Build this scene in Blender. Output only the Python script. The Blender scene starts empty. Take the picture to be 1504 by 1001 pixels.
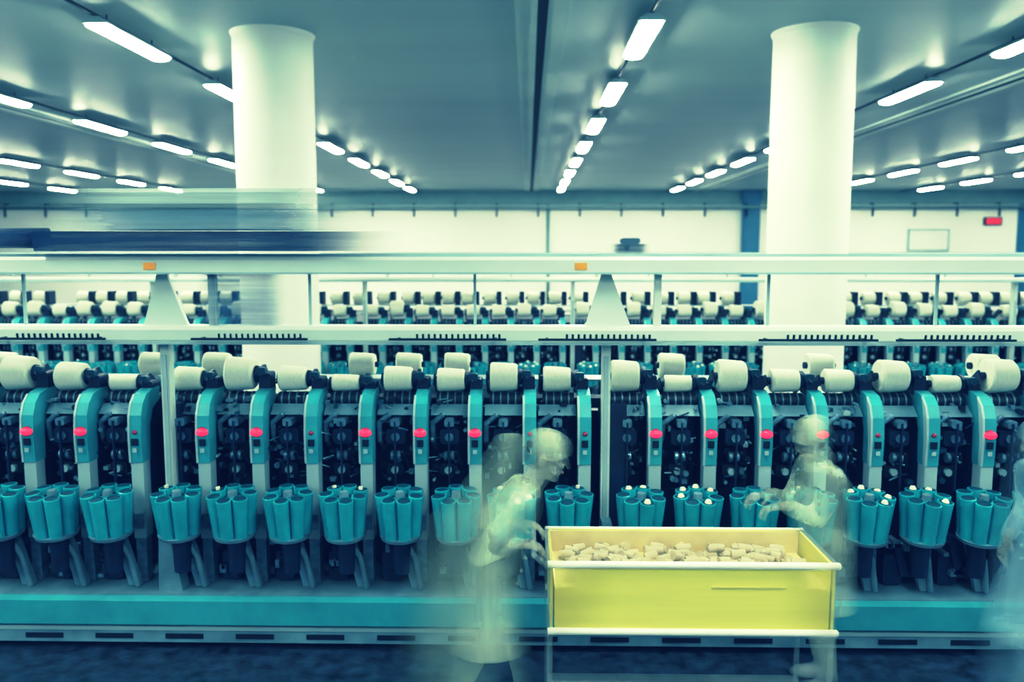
import bpy, bmesh, math, random
from mathutils import Vector, Matrix
random.seed(7)
scene = bpy.context.scene
scene.view_settings.view_transform = 'Standard'
scene.view_settings.look = 'None'
scene.view_settings.exposure = 0.0
# film response of the photograph (cross-processed stock): global colour management curve
scene.view_settings.use_curve_mapping = True
cm = scene.view_settings.curve_mapping
CURV = [[(0,0.001),(0.08,0.038),(0.25,0.27),(0.5,0.76),(1,1)],
        [(0,0.004),(0.08,0.088),(0.25,0.35),(0.5,0.81),(1,1)],
        [(0,0.022),(0.08,0.142),(0.25,0.36),(0.5,0.64),(1,0.88)]]
for ci,pts in enumerate(CURV):
    c = cm.curves[ci]
    c.points[0].location = pts[0]; c.points[1].location = pts[-1]
    for p in pts[1:-1]: c.points.new(*p)
cm.update()

# ---------------------------------------------------------------- materials
def mat(name, col, rough=0.5, metal=0.0, var=0.0, vscale=8.0, stretch=(1,1,1), alpha=1.0, emit=None, estr=0.0, bump=0.0, spec=0.5, avar=0.0, xfade=None, attr=False):
    m = bpy.data.materials.new(name); m.use_nodes = True
    nt = m.node_tree; b = nt.nodes['Principled BSDF']
    b.inputs['Base Color'].default_value = (*col, 1)
    b.inputs['Roughness'].default_value = rough
    b.inputs['Metallic'].default_value = metal
    b.inputs['Specular IOR Level'].default_value = spec
    b.inputs['Alpha'].default_value = alpha
    if emit:
        b.inputs['Emission Color'].default_value = (*emit, 1)
        b.inputs['Emission Strength'].default_value = estr
    asock=None
    tc = nt.nodes.new('ShaderNodeTexCoord')
    if var > 0 or bump > 0 or avar > 0:
        mp = nt.nodes.new('ShaderNodeMapping')
        mp.inputs['Scale'].default_value = stretch
        nz = nt.nodes.new('ShaderNodeTexNoise'); nz.inputs['Scale'].default_value = vscale
        nz.inputs['Detail'].default_value = 4
        nt.links.new(tc.outputs['Object'], mp.inputs['Vector']); nt.links.new(mp.outputs[0], nz.inputs['Vector'])
        if var > 0:
            mr = nt.nodes.new('ShaderNodeValToRGB')
            mr.color_ramp.elements[0].position = 0.3; mr.color_ramp.elements[1].position = 0.7
            mr.color_ramp.elements[0].color = (*[max(0, c*(1-var)) for c in col], 1)
            mr.color_ramp.elements[1].color = (*[min(1, c*(1+var)) for c in col], 1)
            nt.links.new(nz.outputs['Fac'], mr.inputs['Fac']); nt.links.new(mr.outputs['Color'], b.inputs['Base Color'])
        if bump > 0:
            bp = nt.nodes.new('ShaderNodeBump'); bp.inputs['Strength'].default_value = bump; bp.inputs['Distance'].default_value = 0.02
            nt.links.new(nz.outputs['Fac'], bp.inputs['Height']); nt.links.new(bp.outputs[0], b.inputs['Normal'])
        if avar > 0:
            r = nt.nodes.new('ShaderNodeMapRange')
            r.inputs['From Min'].default_value = 0.3; r.inputs['From Max'].default_value = 0.7
            r.inputs['To Min'].default_value = max(0, alpha-avar); r.inputs['To Max'].default_value = min(1, alpha+avar)
            nt.links.new(nz.outputs['Fac'], r.inputs['Value']); asock=r.outputs[0]
    def mul(a,bsock):
        k=nt.nodes.new('ShaderNodeMath'); k.operation='MULTIPLY'
        if a is None: k.inputs[0].default_value=alpha
        else: nt.links.new(a,k.inputs[0])
        nt.links.new(bsock,k.inputs[1]); return k.outputs[0]
    if xfade:
        sx=nt.nodes.new('ShaderNodeSeparateXYZ'); nt.links.new(tc.outputs['Object'],sx.inputs[0])
        for (x0,x1,v0) in xfade:
            r=nt.nodes.new('ShaderNodeMapRange'); r.interpolation_type='SMOOTHSTEP'
            if x0<x1: r.inputs['From Min'].default_value=x0; r.inputs['From Max'].default_value=x1; r.inputs['To Min'].default_value=v0; r.inputs['To Max'].default_value=1
            else: r.inputs['From Min'].default_value=x1; r.inputs['From Max'].default_value=x0; r.inputs['To Min'].default_value=1; r.inputs['To Max'].default_value=v0
            nt.links.new(sx.outputs[0],r.inputs['Value']); asock=mul(asock,r.outputs[0])
    if attr:
        at=nt.nodes.new('ShaderNodeAttribute'); at.attribute_name='exposure_time'
        asock=mul(asock,at.outputs['Fac'])
    if asock is not None: nt.links.new(asock,b.inputs['Alpha'])
    return m

M = {}
M['teal']   = mat('teal_paint', (0.05,0.32,0.36), 0.35, var=0.12, vscale=6)
M['tealm']  = mat('teal_plastic', (0.02,0.38,0.43), 0.3, var=0.15, vscale=9)
M['teald']  = mat('teal_dark', (0.005,0.06,0.085), 0.5)
M['lgrey']  = mat('light_grey_enamel', (0.34,0.45,0.46), 0.4, var=0.10, vscale=3)
M['rail']   = mat('rail_enamel', (0.54,0.62,0.57), 0.4, var=0.05, vscale=2)
M['steel']  = mat('blued_steel', (0.16,0.26,0.32), 0.35, metal=0.4, var=0.4, vscale=20)
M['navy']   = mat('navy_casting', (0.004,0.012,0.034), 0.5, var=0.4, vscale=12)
M['black']  = mat('black_rubber', (0.002,0.005,0.011), 0.5, var=0.2, vscale=10)
M['yarn']   = mat('cream_yarn', (0.78,0.80,0.66), 0.85, var=0.06, vscale=40, stretch=(6,1,1), bump=0.15)
M['red']    = mat('red_signal_lens', (0.8,0.01,0.03), 0.3, emit=(1.0,0.02,0.05), estr=1.7)
M['redoff'] = mat('dim_signal_lens', (0.35,0.03,0.06), 0.3)
M['orange'] = mat('orange_label', (0.75,0.35,0.02), 0.5, var=0.1)
M['column'] = mat('column_paint', (0.84,0.88,0.80), 0.45, var=0.04, vscale=1.5)
M['diff']   = mat('lamp_diffuser', (1,1,0.9), 0.5, emit=(0.96,1.0,0.90), estr=66)
M['slot']   = mat('slot_shadow_gap', (0.006,0.014,0.025), 0.7, var=0.2)
M['lgrey2'] = mat('bracket_grey',(0.16,0.26,0.30),0.45,var=0.25,vscale=6)

# ---------------------------------------------------------------- mesh builder
class MB:
    def __init__(s): s.v=[]; s.f=[]; s.m=[]; s.s=[]
    def add(s, vs, fs, m, smooth=False):
        o=len(s.v); s.v+= [tuple(v) for v in vs]
        for f in fs: s.f.append([i+o for i in f]); s.m.append(m); s.s.append(smooth)
    def box(s,x0,x1,y0,y1,z0,z1,m):
        vs=[(x,y,z) for x in (x0,x1) for y in (y0,y1) for z in (z0,z1)]
        s.add(vs,[(0,1,3,2),(4,6,7,5),(0,4,5,1),(2,3,7,6),(0,2,6,4),(1,5,7,3)],m)
    def rbox(s,x0,x1,y0,y1,z0,z1,m,r=0.02):
        p=[(x0+r,z0),(x1-r,z0),(x1-r*.3,z0+r*.3),(x1,z0+r),(x1,z1-r),(x1-r*.3,z1-r*.3),(x1-r,z1),(x0+r,z1),(x0+r*.3,z1-r*.3),(x0,z1-r),(x0,z0+r),(x0+r*.3,z0+r*.3)]
        s.prism('y',p,y0,y1,m)
    def prism(s,axis,p,a,b,m):
        n=len(p)
        if axis=='x': vs=[(a,q[0],q[1]) for q in p]+[(b,q[0],q[1]) for q in p]
        elif axis=='y': vs=[(q[0],a,q[1]) for q in p]+[(q[0],b,q[1]) for q in p]
        else: vs=[(q[0],q[1],a) for q in p]+[(q[0],q[1],b) for q in p]
        fs=[tuple(range(n)),tuple(range(2*n-1,n-1,-1))]+[(i,(i+1)%n,n+(i+1)%n,n+i) for i in range(n)]
        s.add(vs,fs,m)
    def cyl(s,p,q,r0,r1=None,n=12,m=0,cap=True):
        r1=r0 if r1 is None else r1
        p=Vector(p); q=Vector(q); d=(q-p).normalized()
        u=d.orthogonal().normalized(); w=d.cross(u)
        vs=[p+(u*math.cos(2*math.pi*i/n)+w*math.sin(2*math.pi*i/n))*r0 for i in range(n)]
        vs+=[q+(u*math.cos(2*math.pi*i/n)+w*math.sin(2*math.pi*i/n))*r1 for i in range(n)]
        s.add(vs,[(i,(i+1)%n,n+(i+1)%n,n+i) for i in range(n)],m,True)
        if cap: s.add(vs,[tuple(range(n-1,-1,-1)),tuple(range(n,2*n))],m)
    def path(s,pts,r,n=10,m=0):
        for a,b in zip(pts[:-1],pts[1:]):
            s.cyl(a,b,r,r,n,m); s.ball(b,(r,r,r),m,8,6)
    def ball(s,c,r,m,nu=16,nv=10,rot=None):
        c=Vector(c); vs=[];fs=[]
        if not hasattr(r,'__len__'): r=(r,r,r)
        for j in range(nv+1):
            t=math.pi*j/nv
            for i in range(nu):
                a=2*math.pi*i/nu
                v=Vector((r[0]*math.sin(t)*math.cos(a), r[1]*math.sin(t)*math.sin(a), r[2]*math.cos(t)))
                if rot: v=rot@v
                vs.append(c+v)
        for j in range(nv):
            for i in range(nu):
                fs.append((j*nu+i,j*nu+(i+1)%nu,(j+1)*nu+(i+1)%nu,(j+1)*nu+i))
        s.add(vs,fs,m,True)
    def cap(s,a,b,ra,rb,m=0,n=14):
        s.cyl(a,b,ra,rb,n,m); s.ball(a,ra,m,n,8); s.ball(b,rb,m,n,8)
    def loft(s,rings,m,n=24):
        vs=[]
        for c,u,v in rings:
            for i in range(n):
                a=2*math.pi*i/n; vs.append(Vector(c)+Vector(u)*math.cos(a)+Vector(v)*math.sin(a))
        fs=[(j*n+i,j*n+(i+1)%n,(j+1)*n+(i+1)%n,(j+1)*n+i) for j in range(len(rings)-1) for i in range(n)]
        k=len(rings)-1
        s.add(vs,fs,m,True); s.add(vs,[tuple(range(n)),tuple(range(k*n+n-1,k*n-1,-1))],m)
    def build(s,name,mats,parent=None,loc=(0,0,0),fix=True):
        me=bpy.data.meshes.new(name); me.from_pydata(s.v,[],s.f)
        for k in mats: me.materials.append(M[k] if isinstance(k,str) else k)
        me.polygons.foreach_set('material_index',s.m); me.polygons.foreach_set('use_smooth',s.s)
        bm=bmesh.new(); bm.from_mesh(me)
        if fix:
            bmesh.ops.remove_doubles(bm,verts=bm.verts,dist=1e-6) if len(s.v)<4000 else None
            bmesh.ops.recalc_face_normals(bm,faces=bm.faces)
        bm.to_mesh(me); bm.free(); me.update()
        ob=bpy.data.objects.new(name,me); scene.collection.objects.link(ob); ob.location=loc
        if parent: ob.parent=parent
        return ob

def empty(name, loc=(0,0,0)):
    e=bpy.data.objects.new(name,None); scene.collection.objects.link(e); e.location=loc; e.empty_display_size=0.2
    return e

# ---------------------------------------------------------------- room
XL,XR,YB,YF,H=-24.0,24.0,-6.0,33.0,4.62
M['floor']=mat('dark_floor',(0.024,0.036,0.055),0.32,var=0.85,vscale=11,bump=0.2)
M['ceil']=mat('ceiling_paint',(0.50,0.60,0.60),0.42,var=0.05,vscale=0.6,stretch=(0.3,1.6,1),bump=0.15,spec=0.45)
M['band']=mat('ceiling_channel',(0.66,0.76,0.72),0.5,var=0.06,vscale=1)
M['wall']=mat('wall_paint',(0.95,0.96,0.88),0.7,var=0.02,vscale=1)
M['walls']=mat('side_wall_paint',(0.10,0.25,0.38),0.7,var=0.05,vscale=1)
M['frieze']=mat('frieze_grey',(0.24,0.36,0.36),0.6,var=0.1,vscale=2)
M['blue']=mat('blue_door_paint',(0.05,0.17,0.28),0.5,var=0.08,vscale=3)
def simple(name,x0,x1,y0,y1,z0,z1,k):
    b=MB(); b.box(x0,x1,y0,y1,z0,z1,0); return b.build(name,[k])
simple('floor',XL,XR,YB,YF,-0.1,0.0,'floor')
simple('ceiling',XL,XR,YB,YF,H,H+0.1,'ceil')
simple('wall_far',XL,XR,YF,YF+0.1,0,H,'wall')
simple('wall_left',XL-0.1,XL,YB,YF,0,H,'walls')
simple('wall_right',XR,XR+0.1,YB,YF,0,H,'walls')
simple('wall_back',XL,XR,YB-0.1,YB,0,H,'walls')
b=MB(); b.box(XL,XR,YF-0.06,YF,4.08,H,0); b.box(XL,XR,YF-0.14,YF-0.06,4.25,4.32,0); b.build('trim_1',['frieze'])
b=MB(); b.cyl((XL+0.1,YF-0.35,3.98),(XR-0.1,YF-0.35,3.98),0.06,n=10,m=0)
x=-22.0
while x<22:
    b.box(x-0.03,x+0.03,YF-0.38,YF-0.32,3.62,4.0,1); b.box(x-0.02,x+0.02,YF-0.36,YF-0.06,4.1,4.14,1); b.box(x-0.015,x+0.015,YF-0.365,YF-0.335,3.98,4.14,1); x+=1.6
b.build('wall_pipe_run',['frieze','slot'])
b=MB(); b.cyl((0.8,YF-0.12,0),(0.8,YF-0.12,4.2),0.07,n=12,m=0); b.box(0.66,0.94,YF-0.2,YF-0.06,2.2,2.26,0); b.build('wall_downpipe',['frieze'])
b=MB(); b.box(8.3,8.95,YF-0.25,YF,0,4.25,0); b.box(8.25,9.0,YF-0.28,YF,4.25,H,0); b.box(8.38,8.87,YF-0.28,YF-0.25,0.3,3.2,0); b.box(8.38,8.87,YF-0.28,YF-0.25,3.3,4.1,0); b.build('door_1',['blue'])
b=MB(); b.box(18.9,21.0,YF-0.12,YF,0,4.1,0); b.box(19.0,19.9,YF-0.16,YF-0.12,0.1,3.9,0); b.box(20.0,20.9,YF-0.16,YF-0.12,0.1,3.9,0); b.box(19.8,19.86,YF-0.22,YF-0.16,1.0,1.4,1); b.build('door_2',['blue','steel'])
b=MB(); b.box(14.7,16.3,YF-0.08,YF-0.02,2.3,3.15,0); b.box(14.78,16.22,YF-0.1,YF-0.08,2.36,3.09,1); b.build('notice_board',['lgrey','column'])
M['redsign']=mat('red_sign_face',(0.7,0.02,0.04),0.4,emit=(0.9,0.02,0.05),estr=0.4)
b=MB(); b.box(17.6,18.25,YF-0.12,YF-0.02,3.3,3.6,0); b.box(17.65,18.2,YF-0.14,YF-0.12,3.34,3.56,1); b.build('exit_sign',['black','redsign'])

for i,(xc) in enumerate((0.14,-8.4,6.6)):
    b=MB()
    w=0.27
    for sx in (-1,1):
        a0,a1=sorted((xc+sx*0.05,xc+sx*w)); b.box(a0,a1,YB+0.05,YF-0.2,H-0.03,H,0)
        a0,a1=sorted((xc+sx*0.10,xc+sx*0.13)); b.box(a0,a1,YB+0.05,YF-0.2,H-0.040,H-0.03,0)
    b.box(xc-0.05,xc+0.05,YB+0.05,YF-0.2,H-0.02,H,1)
    b.build('ceiling_air_slot',['band','slot'])

for xc in (-2.76,3.06):
    b=MB(); b.cyl((xc,9.3,0),(xc,9.3,H-0.0),0.425,n=64,m=0,cap=False)
    b.cyl((xc,9.3,H-0.05),(xc,9.3,H),0.43,0.45,n=64,m=0,cap=False)
    b.cyl((xc,9.3,0),(xc,9.3,0.15),0.45,0.44,n=64,m=1)
    b.build('round_column',['column','frieze'])

for X0 in (-16.6,-12.7,-7.55,-4.17,1.18,5.27,10.5,14.1,19.0):
    b=MB()
    b.box(X0-0.012,X0+0.012,YB+0.3,YF-0.5,4.545,4.575,2)
    for k in range(-1,11):
        yc=3*k
        y0,y1=yc-0.72,yc+0.72
        b.prism('y',[(X0-0.125,4.478),(X0-0.125,4.50),(X0-0.05,4.545),(X0+0.05,4.545),(X0+0.125,4.50),(X0+0.125,4.478)],y0-0.03,y1+0.03,0)
        b.prism('y',[(X0-0.108,4.478),(X0-0.090,4.455),(X0-0.03,4.442),(X0+0.03,4.442),(X0+0.090,4.455),(X0+0.108,4.478)],y0,y1,1)
        for yy in (yc-0.5,yc+0.5): b.cyl((X0,yy,4.57),(X0,yy,H),0.008,n=6,m=2)
    b.build('fluorescent_light_row',['lgrey','diff','slot'])

# ---------------------------------------------------------------- winding machine
SECT=[-4.915-2.24,-4.545,-1.905,0.745,3.395,6.045]
FY=4.8
SIZES={}
for k,r in enumerate([.075,.105,.078,.052,.078,.072,.09,.078]): SIZES[(2,k)]=r
for k,r in enumerate([.098,.052,.10,.072,.072,.10,.055,.105]): SIZES[(3,k)]=r
for k,r in enumerate([.08,.07,.09,.1,.07,.108,.088,.05]): SIZES[(1,k)]=r
REDOFF={(1,7),(2,2),(2,6),(2,7),(3,4),(3,5)}
FULL={(3,0),(3,1),(3,4),(3,5),(2,6)}

def cone(b,x0,L,y,z,r,my,md):
    b.cyl((x0-0.02,y,z),(x0+L+0.02,y,z),0.022,0.018,12,md)
    n=24; prof=[(0,r*0.90),(0.012,r),(L*0.5,r*0.965),(L-0.012,r*0.90),(L,r*0.8)]
    b.cyl((x0,y,z),(x0+0.012,y,z),r*0.9,r,n,my,True)
    for (a,ra),(c,rc) in zip(prof[1:-1],prof[2:]):
        b.cyl((x0+a,y,z),(x0+c,y,z),ra,rc,n,my,True)

def make_machine(extra):
    U=MB(); Cn=MB(); G=MB(); L=MB(); F=MB()
    for si,s in enumerate(SECT):
        for i in range(8):
            x=s+i*0.32
            rnd=random.Random(si*100+i+extra*999)
            prof=[(0.26,1.475),(0.16,1.475),(0.08,1.455),(0.03,1.41),(0.0,1.34),(-0.012,1.22),(-0.005,1.06),(0.10,1.06),(0.11,1.26),(0.16,1.36),(0.26,1.40)]
            U.prism('x',[(FY+a,c) for a,c in prof],x-0.037,x+0.037,0)
            U.prism('x',[(FY+a-0.004,c) for a,c in prof[2:7]]+[(FY+0.02,1.06),(FY+0.02,1.2),(FY+0.05,1.38)],x-0.043,x-0.030,1)  # light on the arm's left side, put in as a pale grey strip
            U.box(x-0.018,x+0.018,FY-0.022,FY,1.165,1.205,4); U.box(x-0.012,x+0.012,FY-0.025,FY-0.02,1.125,1.15,1)
            on=((si,i) not in REDOFF) if si in(1,2,3) else rnd.random()>0.3
            if on:
                L.ball((x,FY-0.018,1.247),(0.036,0.022,0.022),0,16,10); L.cyl((x,FY-0.016,1.247),(x,FY+0.0,1.247),0.030,0.030,16,1)
            else:
                L.ball((x,FY-0.012,1.243),(0.016,0.012,0.014),1,12,8)
            U.box(x-0.036,x+0.036,FY+0.0,FY+0.09,0.60,1.06,1); U.box(x-0.028,x+0.028,FY-0.01,FY,0.66,0.75,2)
            U.box(x-0.03,x+0.03,FY+0.005,FY+0.08,0.33,0.60,2)
            U.box(x-0.03,x+0.03,FY+0.09,FY+0.34,0.45,1.40,3)
            U.box(x-0.30,x-0.02,FY+0.30,FY+0.42,0.33,1.38,3)
            U.cyl((x-0.245,FY+0.215,1.405),(x-0.055,FY+0.215,1.405),0.046,0.046,16,4)
            for g in range(4): U.cyl((x-0.225+g*0.045,FY+0.215,1.405),(x-0.217+g*0.045,FY+0.215,1.405),0.049,0.049,16,2)
            U.prism('x',[(FY+0.12,1.345),(FY+0.10,1.33),(FY+0.155,1.375),(FY+0.165,1.385)],x-0.27,x-0.045,6)
            U.path([(x-0.26,FY+0.24,1.10),(x-0.265,FY+0.14,1.17),(x-0.26,FY+0.11,1.28),(x-0.20,FY+0.10,1.33)],0.017,8,2)
            U.path([(x-0.08,FY+0.24,0.98),(x-0.09,FY+0.12,1.03),(x-0.12,FY+0.08,1.11)],0.014,8,4)
            U.rbox(x-0.215,x-0.10,FY+0.08,FY+0.30,1.16,1.25,3,0.02); U.cyl((x-0.158,FY+0.06,1.205),(x-0.158,FY+0.09,1.205),0.026,0.02,14,2)
            U.rbox(x-0.185,x-0.13,FY+0.05,FY+0.30,1.27,1.315,2,0.01)
            U.cyl((x-0.19,FY+0.10,1.085),(x-0.13,FY+0.10,1.085),0.03,0.03,14,2); U.cyl((x-0.17,FY+0.10,1.085),(x-0.15,FY+0.10,1.085),0.038,0.038,14,4)
            U.rbox(x-0.22,x-0.12,FY+0.12,FY+0.30,0.96,1.03,4,0.015); U.cyl((x-0.17,FY+0.095,0.995),(x-0.17,FY+0.12,0.995),0.022,0.022,12,1)
            U.box(x-0.162,x-0.153,FY+0.04,FY+0.06,0.90,1.30,3)
            for k in range(46):
                px=x-0.285+rnd.random()*0.23; pz=0.92+rnd.random()*0.50; py=FY+0.08+rnd.random()*0.16
                w=0.006+rnd.random()*0.016; h=0.006+rnd.random()*0.022; mi=rnd.choice([2,2,6,3,4,6,4,3,5,2,1])
                t=rnd.random()
                if t<0.4: U.box(px-w,px+w,py,py+0.05,pz-h*0.6,pz+h*0.6,mi)
                elif t<0.75: U.cyl((px,py-0.01,pz),(px,py+0.04,pz),w*0.9,w*0.7,8,mi)
                else: U.cyl((px-0.03,py,pz),(px+0.03,py+0.02,pz+rnd.uniform(-.03,.03)),0.005,0.005,6,mi)
            r=SIZES.get((si,i),0.055+rnd.random()*0.05)
            z=1.452+r; yy=FY+0.23
            if extra: r=max(r,0.08); z=1.472+r
            cone(Cn,x-0.24,0.165,yy,z,r,0,1)
            Cn.cyl((x-0.07,yy,z),(x-0.045,yy,z),0.052,0.045,16,1)
            Cn.prism('x',[(yy-0.02,z-0.03),(yy+0.02,z-0.035),(yy+0.16,1.42),(yy+0.20,1.46),(yy+0.06,z+0.05),(yy-0.01,z+0.035)],x-0.048,x-0.028,1)
            Cn.prism('x',[(yy-0.02,z-0.03),(yy+0.02,z-0.035),(yy+0.16,1.42),(yy+0.20,1.46),(yy+0.03,z+0.03)],x-0.268,x-0.256,1)
            Cn.rbox(x-0.05,x+0.005,yy-0.06,yy-0.02,z+0.0,z+0.045,2,0.01)
            Cn.rbox(x-0.04,x+0.03,yy-0.05,yy+0.06,1.44,z+0.01,1,0.012)
            Cn.path([(x-0.045,yy-0.03,z+0.03),(x-0.02,yy-0.08,z+0.0)],0.008,6,1)
            # --- bobbin magazine
            cx,cy=x-0.10,FY-0.145; zt,zb=0.930,0.690
            def T(px,py,pz): return (cx+px, cy+py-(pz-zb)*0.10, pz+py*0.16)
            nb=7
            G.cyl(T(0,0,zb),T(0,0,zt-0.03),0.065,0.085,16,1)
            G.cyl(T(0,0,zt-0.03),T(0,0,zt+0.012),0.030,0.024,12,2)
            a0=rnd.random()*0.8
            for k in range(nb):
                a=a0+2*math.pi*k/nb; ca,sa=math.cos(a),math.sin(a)
                p0=T(0.083*ca,0.083*sa,zb); p1=T(0.100*ca,0.100*sa,zt)
                G.cyl(p0,p1,0.036,0.043,16,0,False)
                G.cyl(T(0.0995*ca,0.0995*sa,zt-0.02),T(0.100*ca,0.100*sa,zt-0.003),0.034,0.0365,16,1,True)
                pj=T(0.1002*ca,0.1002*sa,zt+0.002); G.cyl(p1,pj,0.043,0.037,16,0,False)
                full=(si,i) in FULL
                if (full and rnd.random()<0.6) or rnd.random()<0.12:
                    q=T(0.102*ca,0.102*sa,zt+0.010+0.008*rnd.random())
                    G.cyl(p1,q,0.020 if full else 0.012,0.013,10,3)
            G.cyl(T(0,0,zb-0.02),T(0,0,zb),0.115,0.122,24,2); G.cyl(T(0,0,zb-0.045),T(0,0,zb-0.02),0.06,0.10,20,4)
            U.cyl((cx,cy+0.02,0.45),(cx,cy+0.02,0.645),0.045,0.055,14,3)
            U.path([(cx+0.02,cy+0.04,0.62),(cx+0.07,cy+0.06,0.52),(cx+0.10,cy+0.08,0.34)],0.018,8,6)
            U.prism('y',[(x-0.125,0.62),(x-0.07,0.62),(x+0.015,0.33),(x-0.055,0.33)],FY-0.06,FY-0.02,6)
            U.prism('y',[(x-0.20,0.60),(x-0.16,0.60),(x-0.10,0.40),(x-0.15,0.40)],FY-0.02,FY+0.10,3)
            U.rbox(x-0.24,x-0.13,FY+0.02,FY+0.2,0.34,0.52,3,0.02)
            for k in range(8):
                px=x-0.27+rnd.random()*0.2; pz=0.36+rnd.random()*0.26
                U.box(px,px+0.02+rnd.random()*.02,FY-0.02,FY+0.1,pz,pz+0.02+rnd.random()*0.03,rnd.choice([2,3,6,4]))
    X0=SECT[0]-0.42; X1=SECT[-1]+7*0.32+0.22
    F.prism('x',[(FY-0.06,2.178),(FY-0.06,2.25),(FY-0.035,2.268),(FY+0.10,2.268),(FY+0.12,2.25),(FY+0.12,2.178)],X0,X1,0)
    F.box(X0,X1,FY-0.075,FY-0.055,2.170,2.182,1); F.box(X0,X1,FY-0.02,FY+0.0,2.268,2.285,1)
    l0,l1=(1.775,1.872) if not extra else (1.93,1.98)
    F.prism('x',[(FY-0.05,l0),(FY-0.06,l0+0.02),(FY-0.06,l1-0.02),(FY-0.04,l1),(FY+0.10,l1),(FY+0.10,l0)],X0,X1,0)
    F.box(X0,X1,FY-0.07,FY-0.055,l0-0.006,l0+0.008,1)
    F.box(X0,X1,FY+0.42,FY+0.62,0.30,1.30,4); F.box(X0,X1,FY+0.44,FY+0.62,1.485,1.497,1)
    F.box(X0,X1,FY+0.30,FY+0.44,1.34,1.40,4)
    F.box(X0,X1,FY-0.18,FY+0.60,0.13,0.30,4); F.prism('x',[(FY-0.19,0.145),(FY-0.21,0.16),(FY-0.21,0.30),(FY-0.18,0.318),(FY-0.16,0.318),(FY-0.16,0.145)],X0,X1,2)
    F.box(X0,X1,FY-0.17,FY+0.45,0.30,0.325,7)
    F.box(X0,X1,FY-0.195,FY-0.16,0.118,0.140,1); F.box(X0,X1,FY-0.19,FY-0.15,0.045,0.118,7)
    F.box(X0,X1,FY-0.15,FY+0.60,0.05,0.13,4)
    x=X0+0.15
    while x<X1-0.3:
        F.box(x,x+0.22,FY-0.194,FY-0.189,0.068,0.098,3); x+=0.41
    x=X0+0.1
    while x<X1:
        F.cyl((x,FY-0.10,0),(x,FY-0.10,0.05),0.03,0.02,10,3); F.cyl((x,FY+0.5,0),(x,FY+0.5,0.05),0.03,0.02,10,3); x+=1.3
    gaps=[s-0.21 for s in SECT]+[X1-0.08]
    for gi,g in enumerate(gaps):
        g2=g-0.08 if gi==3 else g
        F.box(g2-0.025,g2+0.025,FY+0.0,FY+0.07,0.325,l0,0); F.box(g2-0.012,g2+0.012,FY-0.01,FY,0.6,1.7,1)
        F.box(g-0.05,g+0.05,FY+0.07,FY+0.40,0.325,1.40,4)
        if not extra: F.prism('y',[(g2-0.13,l1),(g2-0.115,l1+0.02),(g2-0.03,2.178),(g2+0.02,2.178),(g2+0.13,l1+0.02),(g2+0.14,l1)],FY+0.02,FY+0.05,0)
        F.prism('y',[(g2-0.04,0.325),(g2-0.025,0.75),(g2+0.03,0.75),(g2+0.10,0.325)],FY-0.12,FY-0.02,7)
        F.box(g2+0.27,g2+0.31,FY+0.0,FY+0.05,l1,2.178,0)
    for s in SECT:
        for k in (2,5):
            F.box(s+k*0.32-0.008,s+k*0.32+0.008,FY+0.04,FY+0.056,l1,2.178,1)
    for a in (-7.0,-5.4,-4.1,-3.05,-1.90,-0.78,0.06,1.29,2.05,3.3,4.4,5.6,6.9):
        if extra: break
        zz=l0+0.032; yr=FY-0.13
        F.box(a,a+0.66,yr-0.006,yr+0.006,zz-0.006,zz+0.006,3)
        for kk in (a+0.05,a+0.6): F.box(kk-0.006,kk+0.006,yr,FY-0.055,zz-0.005,zz+0.005,3)
        k=a+0.16
        while k<a+0.65:
            F.cyl((k,yr,zz),(k,yr-0.005,zz+0.030),0.0065,0.0065,6,3); k+=0.033
    for a in (-2.15,0.30,3.6,-5.5): F.box(a-0.035,a+0.035,FY-0.064,FY-0.058,2.195,2.235,5)
    F.rbox(X0-0.05,X0,FY-0.2,FY+0.62,0.05,1.45,2,0.03); F.rbox(X1,X1+0.05,FY-0.2,FY+0.62,0.05,1.45,2,0.03)
    if not extra:
        xs=[-2.41,-2.0,-1.06,-0.76,-0.45,0.92,1.86,-3.4,-4.2,2.9,3.9,4.6]
    else:
        xs=[]; x=X0+0.2; rr=random.Random(5)
        while x<X1-0.3:
            if rr.random()<0.92: xs.append(x)
            x+=0.24+rr.random()*0.08
        F.box(X0,X1,FY+0.44,FY+0.62,1.60,1.612,1)
    for x in xs:
        r=0.078 if not extra else 0.085
        zs=1.498 if not extra else 1.613
        cone(Cn,x-0.08,0.16,FY+0.53,zs+r,r,0,1)
        if extra:
            Cn.box(x+0.09,x+0.15,FY+0.44,FY+0.58,zs,zs+0.17,1)
    return dict(frame=F.build('frame',['rail','lgrey','teal','black','navy','orange','teald','lgrey2']),
        winding_heads=U.build('winding_heads',['teal','lgrey','steel','navy','black','teald','lgrey2']),
        yarn_cones=Cn.build('yarn_cones',['yarn','navy','teald']),
        bobbin_magazines=G.build('bobbin_magazines',['tealm','teald','lgrey2','yarn','navy']),
        signal_lamps=L.build('signal_lamps',['red','redoff']))
m1=empty('winding_machine')
for k,o in make_machine(0).items(): o.parent=m1
m2=empty('winding_machine.001',(0.1,5.5,0))
for k,o in make_machine(1).items(): o.parent=m2

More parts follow.
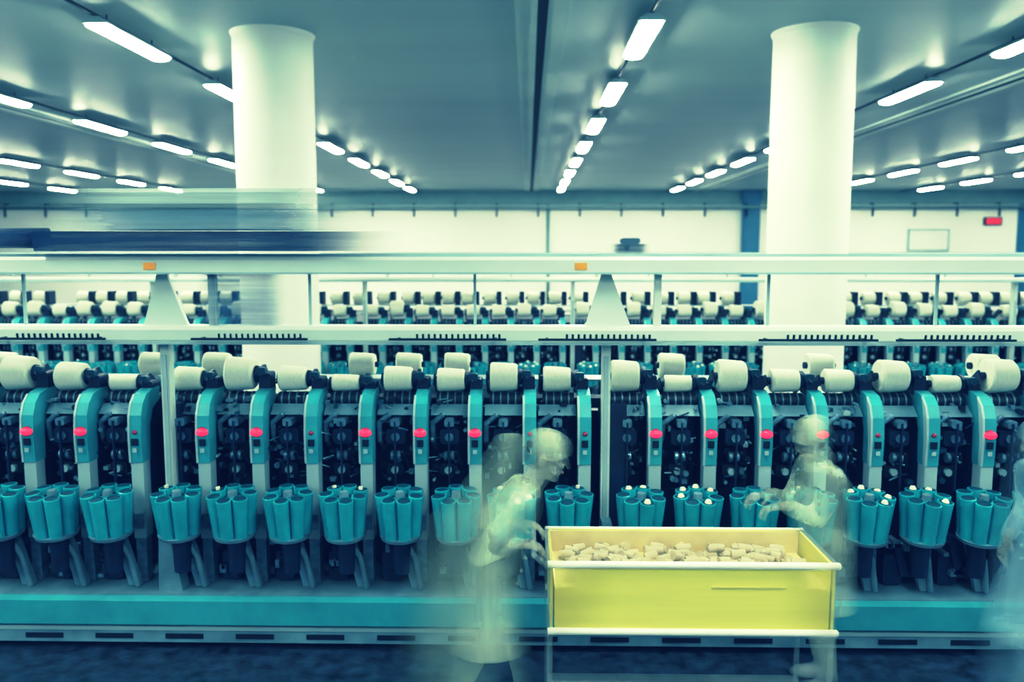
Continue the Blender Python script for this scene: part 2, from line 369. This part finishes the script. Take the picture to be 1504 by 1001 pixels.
# ---------------------------------------------------------------- travelling cleaner on the top rail
def alpha_mat(name,col,al,av=0.12,rough=0.6,st=(0.6,0.6,5),vs=3,**kw): return mat(name,col,rough,alpha=al,avar=av,vscale=vs,stretch=st,**kw)
XF=[(-0.95,-0.25,0.0),(0.95,0.20,0.0)]
SS=(0.25,1,9)
M['tc_w']=alpha_mat('cleaner_white_blur',(0.56,0.66,0.62),0.72,0.22,st=SS,xfade=XF)
M['tc_g']=alpha_mat('cleaner_grey_blur',(0.18,0.30,0.36),0.70,0.25,st=SS,xfade=XF)
M['tc_n']=alpha_mat('cleaner_navy_blur',(0.008,0.045,0.12),0.78,0.20,st=SS,xfade=[(-1.9,-0.9,0.0),(1.15,0.45,0.0)])
M['tc_h']=alpha_mat('suction_hose_blur',(0.05,0.14,0.24),0.36,0.12,st=SS,xfade=[(-1.92,-1.78,0.0),(-1.38,-1.52,0.0)])
def cleaner(name,x,y,z,sc):
    b=MB()
    b.prism('x',[(-0.17,0.25),(-0.19,0.27),(-0.19,0.33),(-0.14,0.355),(0.14,0.355),(0.19,0.33),(0.19,0.27),(0.17,0.25)],-0.95,0.95,0)
    b.prism('x',[(-0.15,0.13),(-0.16,0.24),(0.16,0.24),(0.15,0.13)],-0.95,0.95,1)
    b.prism('x',[(-0.11,0.01),(-0.13,0.12),(0.13,0.12),(0.11,0.01)],-0.95,1.15,2)
    b.path([(-0.96,-0.06,0.07),(-1.75,-0.07,0.075)],0.045,12,2)
    b.path([(-0.96,0.06,0.115),(-1.80,0.06,0.11)],0.03,12,2)
    o=b.build(name,['tc_w','tc_g','tc_n'],None,(x,y,z)); o.scale=(sc,sc,sc); return o
cleaner('travelling_cleaner',-1.83,FY+0.0,2.29,1.0)
b=MB(); b.rbox(-1.92,-1.38,FY-0.02,FY+0.02,1.875,2.177,0,0.05); b.build('suction_hose',['tc_h'],m1)
b=MB()
M['tc2']=alpha_mat('small_cleaner_blur',(0.03,0.08,0.12),0.75,0.2,st=SS,xfade=[(-0.24,-0.12,0.0),(0.26,0.10,0.0)])
b.rbox(-0.24,0.26,-0.08,0.08,0.0,0.10,0,0.03); b.rbox(-0.12,0.12,-0.07,0.07,0.10,0.17,0,0.03); b.cyl((-0.05,-0.1,0.07),(-0.05,-0.08,0.07),0.04,0.04,16,0)
b.build('travelling_cleaner.001',['tc2'],None,(1.25,FY+5.53,2.29))

# ---------------------------------------------------------------- cart
M['yel']=alpha_mat('yellow_panel',(0.84,0.78,0.13),0.95,0.05,st=(0.3,1,5),xfade=[(0.06,0.42,0.42),(1.36,1.05,0.50)])
M['cartw']=alpha_mat('cart_white_frame',(0.88,0.90,0.80),0.9,0.06,0.35,st=(0.3,1,5),xfade=[(0.02,0.30,0.50),(1.36,1.15,0.45)])
M['cleg']=alpha_mat('cart_leg_frame',(0.50,0.58,0.52),0.16,0.04)
M['cleg2']=alpha_mat('cart_caster',(0.02,0.05,0.08),0.4,0.05)
M['carti']=mat('cart_inner',(0.62,0.52,0.24),0.6,var=0.1)
M['cyarn']=alpha_mat('pale_bobbins',(0.62,0.56,0.36),0.5,0.08,st=(0.5,1,5))
M['cslot']=mat('cart_groove',(0.66,0.60,0.14),0.5)
b=MB(); cx0,cx1,cy0,cy1=0.10,1.33,3.51,3.99; zt=0.95; zb=0.66
b.box(cx0+0.02,cx1-0.02,cy0,cy0+0.012,zb,zt-0.02,0); b.box(cx0+0.02,cx1-0.02,cy1-0.012,cy1,zb,zt,0)
b.box(cx0,cx0+0.012,cy0,cy1,zb,zt,0); b.box(cx1-0.012,cx1,cy0,cy1,zb,zt,0); b.box(cx0+.02,cx1-.02,cy0,cy1,zb-0.012,zb,2)
b.box(cx0+0.013,cx1-0.013,cy1-0.02,cy1-0.013,zb,zt-0.005,2); b.box(cx0+0.22,cx1-0.15,cy0+0.013,cy0+0.02,zb,zt-0.03,2)
for yy,rr_ in ((cy0,0.016),(cy1,0.009)): b.path([(cx0-0.01,yy,zt),(cx1+0.01,yy,zt)],rr_,12,1)
for xx in (cx0-0.005,cx1+0.005): b.path([(xx,cy0,zt),(xx,cy1,zt)],0.012,12,8)
for yy in (cy0-0.004,cy1): b.path([(cx0-0.01,yy,zb-0.01),(cx1+0.01,yy,zb-0.01)],0.016,12,1)
b.box(0.80,1.12,cy0-0.004,cy0,0.848,0.856,7)
for xx in (cx0+0.0,cx1-0.0):
    for yy in (cy0+0.02,cy1-0.02):
        b.cyl((xx,yy,0.12),(xx,yy,zt),0.013,0.013,10,8)
        b.cyl((xx-0.015,yy,0.06),(xx+0.015,yy,0.06),0.06,0.06,18,4); b.box(xx-0.02,xx+0.02,yy-0.015,yy+0.015,0.06,0.13,3)
b.box(cx0,cx1,cy0+0.02,cy1-0.02,0.20,0.215,8); b.path([(cx0,cy0+0.02,0.4),(cx1,cy0+0.02,0.4)],0.01,8,8)
b.path([(cx0,cy0+0.03,zt-0.03),(cx0-0.07,cy0+0.03,zt+0.03),(cx0-0.07,cy1-0.03,zt+0.03),(cx0,cy1-0.03,zt-0.03)],0.013,10,8)
rc=random.Random(3)
for k in range(240):
    px=cx0+0.08+rc.random()*(cx1-cx0-0.16); py=cy0+0.05+rc.random()*0.39; pz=0.835+rc.random()*0.05
    a=rc.random()*6.28; L=0.06
    d=Vector((math.cos(a)*L*0.9,math.sin(a)*0.4*L,rc.uniform(-.2,.2)*L))
    b.cyl(Vector((px,py,pz))-d*0.6,Vector((px,py,pz))+d*0.6,0.024,0.017,12,5)
b.box(cx0+0.02,cx1-0.02,cy0+0.02,cy1-0.02,0.67,0.84,2)
b.build('bobbin_cart',['yel','cartw','carti','cleg2','cleg2','cyarn','orange','cslot','cleg'])

# ---------------------------------------------------------------- people (long-exposure figures)
def exposure_attr(me, edge, stretch=1.0):
    bins={}
    for v in me.vertices:
        k=round(v.co.z/0.03); a=bins.setdefault(k,[1e9,-1e9]); a[0]=min(a[0],v.co.x); a[1]=max(a[1],v.co.x)
    at=me.attributes.new('exposure_time','FLOAT','POINT')
    vals=[]
    for v in me.vertices:
        k=round(v.co.z/0.03); lo=min(bins.get(j,bins[k])[0] for j in (k-1,k,k+1)); hi=max(bins.get(j,bins[k])[1] for j in (k-1,k,k+1))
        t=min(1,max(0,min(v.co.x-lo,hi-v.co.x)/min(edge,(hi-lo)*0.5+1e-6))); t=t*t*(3-2*t)
        vals.append(0.04+0.96*t)
        c=(lo+hi)/2; v.co.x=c+(v.co.x-c)*stretch
    at.data.foreach_set('value',vals)
def evaluated(ob, name, mats, pfun, parent, edge, stretch):
    dg=bpy.context.evaluated_depsgraph_get(); me=bpy.data.meshes.new_from_object(ob.evaluated_get(dg))
    old=ob.data; bpy.data.objects.remove(ob); bpy.data.meshes.remove(old)
    me.name=name; me.materials.clear()
    for k in mats: me.materials.append(M[k])
    for p in me.polygons:
        p.material_index=pfun(p.center) if pfun else 0; p.use_smooth=True
    if edge: exposure_attr(me,edge,stretch)
    else:
        at=me.attributes.new('exposure_time','FLOAT','POINT'); at.data.foreach_set('value',[0.8]*len(me.vertices))
    o=bpy.data.objects.new(name,me); scene.collection.objects.link(o); o.parent=parent; return o
def remeshed(b,name,mats,pfun,parent,vox,sm=6,edge=None,stretch=1.0):
    ob=b.build(name+'_tmp',mats)
    r=ob.modifiers.new('r','REMESH'); r.mode='VOXEL'; r.voxel_size=vox; r.use_smooth_shade=True
    s=ob.modifiers.new('s','SMOOTH'); s.factor=0.5; s.iterations=sm
    return evaluated(ob,name,mats,pfun,parent,edge,stretch)

def hand(name,wrist,d,n,side,parent,mats):
    d=Vector(d).normalized(); n=(Vector(n)-Vector(n).dot(d)*d).normalized(); l=d.cross(n)*side
    w=Vector(wrist); b=MB()
    def P(a,c,e): return w+d*a+l*c+n*e
    R=Matrix((l,d,n)).transposed()
    b.cap(P(-0.03,0,0),P(0.02,0,0),0.024,0.025)
    b.ball(P(0.045,0,0),(0.038,0.048,0.016),0,16,10,R)
    b.cap(P(0.03,-0.022,0),P(0.08,-0.026,0),0.014,0.012); b.cap(P(0.03,0.02,0),P(0.08,0.026,0),0.014,0.012)
    for (c,L) in ((0.030,0.070),(0.010,0.078),(-0.010,0.072),(-0.029,0.056)):
        a=P(0.080,c,0); q1=P(0.080+L*0.45,c*1.15,-0.008); q2=P(0.080+L*0.72,c*1.2,-0.030); q3=P(0.080+L*0.80,c*1.2,-0.052)
        b.cap(a,q1,0.0095,0.0088,n=10); b.cap(q1,q2,0.0088,0.008,n=10); b.cap(q2,q3,0.008,0.007,n=10)
    b.cap(P(0.018,0.026,-0.004),P(0.045,0.048,-0.014),0.013,0.011,n=10); b.cap(P(0.045,0.048,-0.014),P(0.072,0.054,-0.030),0.011,0.009,n=10)
    return remeshed(b,name,mats,None,parent,0.0035,2)

def person(name, P, f, mk, hem, trail=None):
    root=empty(name,(P['pelvis'][0],P['pelvis'][1],0))
    inv=Vector((-P['pelvis'][0],-P['pelvis'][1],0))
    f=Vector((f[0],f[1],0)).normalized(); l=Vector((-f.y,f.x,0))
    V=lambda k: Vector(P[k])+inv
    pel,chest,neck,head=V('pelvis'),V('chest'),V('neck'),V('head')
    b=MB()
    hemc=Vector(P['hemc'])+inv
    sp=(neck-pel).normalized(); fr=(f-f.dot(sp)*sp).normalized()
    hr=P.get('hemr',(0.235,0.20))
    b.loft([(hemc,l*hr[0],f*hr[1]),(hemc.lerp(pel,0.5)+Vector((0,0,0.0)),l*(hr[0]*.93),f*(hr[1]*.9)),(pel,l*0.185,fr*0.15),(pel.lerp(chest,0.45),l*0.155,fr*0.125),
            (chest,l*0.175,fr*0.13),(chest.lerp(neck,0.5),l*0.185,fr*0.115),(chest.lerp(neck,0.82),l*0.13,fr*0.085),(neck,l*0.06,fr*0.055)],0)
    b.cap(neck-sp*0.04,head-Vector((0,0,0.05)),0.052,0.048)
    for s,t in ((1,'L'),(-1,'R')):
        sh=chest.lerp(neck,0.66)+l*s*0.165; el,wr=V('elbow'+t),V('wrist'+t)
        b.cap(chest.lerp(neck,0.6)+l*s*0.09,sh,0.07,0.062); b.cap(sh,el,0.058,0.046); b.cap(el,el.lerp(wr,0.86),0.046,0.040); b.cap(el.lerp(wr,0.8),wr,0.026,0.024)
        hp=pel+l*s*0.085-Vector((0,0,0.04)); kn,an=V('knee'+t),V('ankle'+t)
        b.cap(hp,kn,0.090,0.062); b.cap(kn,an+Vector((0,0,0.02)),0.060,0.048)
        R=Matrix((l,f,Vector((0,0,1)))).transposed()
        b.ball(an+f*0.055-Vector((0,0,0.035)),(0.043,0.125,0.042),0,16,10,R); b.cap(an+Vector((0,0,0.02)),an-Vector((0,0,0.03)),0.042,0.040)
    def pf(c):
        if c.z<0.11: return 2
        for t in 'LR':
            wr,el=V('wrist'+t),V('elbow'+t)
            if (c-wr).length<(wr-el).length*0.17: return 3
        if c.z<hem: return 1
        if (c-neck).dot(sp)>0.015 and (c-neck).length<0.2: return 3
        return 0
    remeshed(b,'body',[mk+'coat',mk+'trousers','shoe',mk+'skin'],pf,root,0.013,5,edge=0.17,stretch=1.14)
    if trail:
        b=MB(); tv=Vector((trail,0.0,0))
        b.loft([(Vector((hemc.x,hemc.y,0.03))+tv,l*0.12,f*0.20),(hemc+tv,l*0.16,f*0.24),(pel+tv,l*0.16,f*0.21),(chest+tv,l*0.15,f*0.18),(neck+tv-Vector((0,0,0.04)),l*0.12,f*0.14),(head+tv,l*0.08,f*0.11),(head+tv+Vector((0,0,0.10)),l*0.04,f*0.06)],0)
        remeshed(b,'motion_trail',[mk+'trail'],None,root,0.015,12,edge=0.30,stretch=1.2)
    hd=Vector(P.get('look',(f.x,f.y,-0.25))).normalized()
    up=(Vector((0,0,1))-hd.z*hd).normalized(); hl=up.cross(hd)
    R=Matrix((hl,hd,up)).transposed()
    Q=lambda x,y,z: head+hl*x+hd*y+up*z
    b=MB()
    b.ball(Q(0,-0.005,0.02),(0.073,0.092,0.092),0,24,16,R); b.ball(Q(0,0.022,-0.045),(0.055,0.062,0.062),0,20,12,R)
    b.cap(Q(0,0.052,-0.088),Q(0,0.06,-0.09),0.022,0.02); b.cap(Q(0,0.088,0.012),Q(0,0.106,-0.022),0.008,0.013,n=10)
    b.ball(Q(0.028,0.068,-0.02),(0.024,0.022,0.02),0,12,8,R); b.ball(Q(-0.028,0.068,-0.02),(0.024,0.022,0.02),0,12,8,R)
    for s in (1,-1): b.ball(Q(0.076*s,-0.008,-0.01),(0.010,0.019,0.032),0,12,8,R)
    b.cap(Q(0,-0.02,-0.07),Q(0,-0.03,-0.13),0.047,0.05)
    remeshed(b,'head',[mk+'skin'],None,root,0.006,3,edge=0.07,stretch=1.06)
    b=MB()
    for s in (1,-1):
        b.ball(Q(0.030*s,0.083,0.008),(0.012,0.007,0.006),0,10,8,R); b.cap(Q(0.018*s,0.094,0.028),Q(0.045*s,0.084,0.029),0.003,0.0025,0,8)
    b.ball(Q(0,0.090,-0.052),(0.022,0.007,0.006),1,12,8,R)
    b.ball(Q(0,-0.040,0.005),(0.080,0.072,0.085),0,20,14,R); b.ball(Q(0,-0.105,-0.03),(0.035,0.030,0.04),0,14,10,R)
    b.build('hair_and_features',[mk+'hair','lip'],root)
    b=MB()
    b.ball(Q(0,-0.012,0.052),(0.086,0.105,0.072),0,24,14,R)
    b.loft([(Q(0,-0.006,0.030),hl*0.083,hd*0.103),(Q(0,-0.008,0.066),hl*0.086,hd*0.105)],0)
    remeshed(b,'cap',[mk+'cap'],None,root,0.008,3,edge=0.09,stretch=1.15)
    b=MB()
    b.loft([(neck-sp*0.035,l*0.085,fr*0.080),(neck+sp*0.005,l*0.068,fr*0.064)],0)
    for k in range(5):
        c=chest.lerp(pel,k*0.25)+fr*0.135; b.ball(c,(0.009,0.009,0.009),0,8,6)
    b.build('collar_and_buttons',[mk+'hair2'],root)
    for s,t in ((1,'L'),(-1,'R')):
        hand('hand_'+t.lower(),V('wrist'+t),P['hand'+t],P.get('hn'+t,(0,0,1)),s,root,[mk+'hskin'])
    return root
def pal(mk,coat,al,av=0.12):
    M[mk+'trail']=alpha_mat(mk+'_coat_motion_trail',tuple(c*0.95 for c in coat),0.20,0.06,0.8,(3.5,2.5,0.6),3,attr=True)
    M[mk+'coat']=alpha_mat(mk+'_coat_cloth',coat,al,av,0.8,(3.5,3.5,0.5),3,attr=True); M[mk+'trousers']=alpha_mat(mk+'_trouser_cloth',tuple(c*0.85 for c in coat),al*0.85,av,0.8,attr=True)
    M[mk+'skin']=alpha_mat(mk+'_skin',(0.60,0.62,0.46),al*0.7,0.05,attr=True); M[mk+'hair']=alpha_mat(mk+'_hair',(0.06,0.12,0.12),al*0.28,0.03)
    M[mk+'hskin']=alpha_mat(mk+'_hand_skin',(0.60,0.60,0.44),al*0.55,0.03,attr=True)
    M[mk+'hair2']=alpha_mat(mk+'_collar',coat,al*0.4,0.03)
    M[mk+'cap']=alpha_mat(mk+'_cap_cloth',tuple(min(1,c*1.05) for c in coat),al*0.8,0.05,attr=True)
M['shoe']=alpha_mat('shoe_canvas',(0.5,0.55,0.5),0.35,attr=True); M['lip']=alpha_mat('lip',(0.40,0.24,0.18),0.2)
pal('w1',(0.62,0.72,0.52),0.40); pal('w2',(0.60,0.70,0.53),0.37); pal('w3',(0.42,0.62,0.70),0.46)
person('textile_worker',dict(pelvis=(-0.17,3.78,0.80),chest=(-0.10,3.76,1.06),neck=(0.0,3.76,1.24),head=(0.09,3.76,1.37),
  hemc=(-0.18,3.78,0.46),hemr=(0.22,0.19),
  elbowL=(-0.20,4.01,0.98),wristL=(-0.055,3.90,1.005),handL=(1,0,-0.1),
  elbowR=(-0.20,3.52,0.98),wristR=(-0.055,3.62,1.005),handR=(1,0,-0.1),
  kneeL=(-0.06,3.87,0.44),ankleL=(-0.01,3.88,0.08),kneeR=(-0.25,3.69,0.42),ankleR=(-0.38,3.68,0.08),look=(1,-0.15,-0.30)),(1,0),'w1',0.47,trail=-0.17)
person('textile_worker.001',dict(pelvis=(1.54,4.26,0.80),chest=(1.53,4.26,1.06),neck=(1.50,4.25,1.22),head=(1.46,4.24,1.34),
  hemc=(1.54,4.26,0.46),hemr=(0.20,0.17),
  elbowL=(1.44,4.06,0.98),wristL=(1.30,4.08,1.04),handL=(-0.9,0.1,-0.1),
  elbowR=(1.42,4.42,0.97),wristR=(1.27,4.30,1.04),handR=(-0.9,-0.2,-0.1),
  kneeL=(1.52,4.17,0.44),ankleL=(1.56,4.17,0.08),kneeR=(1.53,4.35,0.44),ankleR=(1.60,4.35,0.08),look=(-1,-0.25,-0.45)),(-1,-0.05),'w2',0.47)
person('textile_worker.002',dict(pelvis=(2.52,3.95,0.84),chest=(2.50,3.95,1.10),neck=(2.48,3.95,1.28),head=(2.45,3.95,1.40),
  hemc=(2.50,3.95,0.44),hemr=(0.21,0.25),
  elbowL=(2.48,3.70,1.02),wristL=(2.40,3.70,0.84),handL=(-0.3,0,-0.95),hnL=(-1,0,0.5),
  elbowR=(2.54,4.20,1.02),wristR=(2.46,4.20,0.84),handR=(-0.3,0,-0.95),hnR=(-1,0,0.5),
  kneeL=(2.42,3.86,0.46),ankleL=(2.36,3.86,0.08),kneeR=(2.58,4.04,0.46),ankleR=(2.68,4.04,0.08),look=(-1,0,-0.2)),(-1,0),'w3',0.45,trail=-0.03)

# ---------------------------------------------------------------- world & camera
w=bpy.data.worlds.new('World'); scene.world=w; w.use_nodes=True
w.node_tree.nodes['Background'].inputs[0].default_value=(0.05,0.12,0.2,1); w.node_tree.nodes['Background'].inputs[1].default_value=0.3
cam=bpy.data.cameras.new('Camera'); co=bpy.data.objects.new('Camera',cam); scene.collection.objects.link(co)
cam.sensor_width=36; cam.lens=29.44; co.location=(0,0,2.3)
cam.dof.use_dof=True; cam.dof.focus_distance=3.6; cam.dof.aperture_fstop=1.8
co.rotation_euler=(math.radians(90-6.12),0,math.radians(1.07))
scene.camera=co
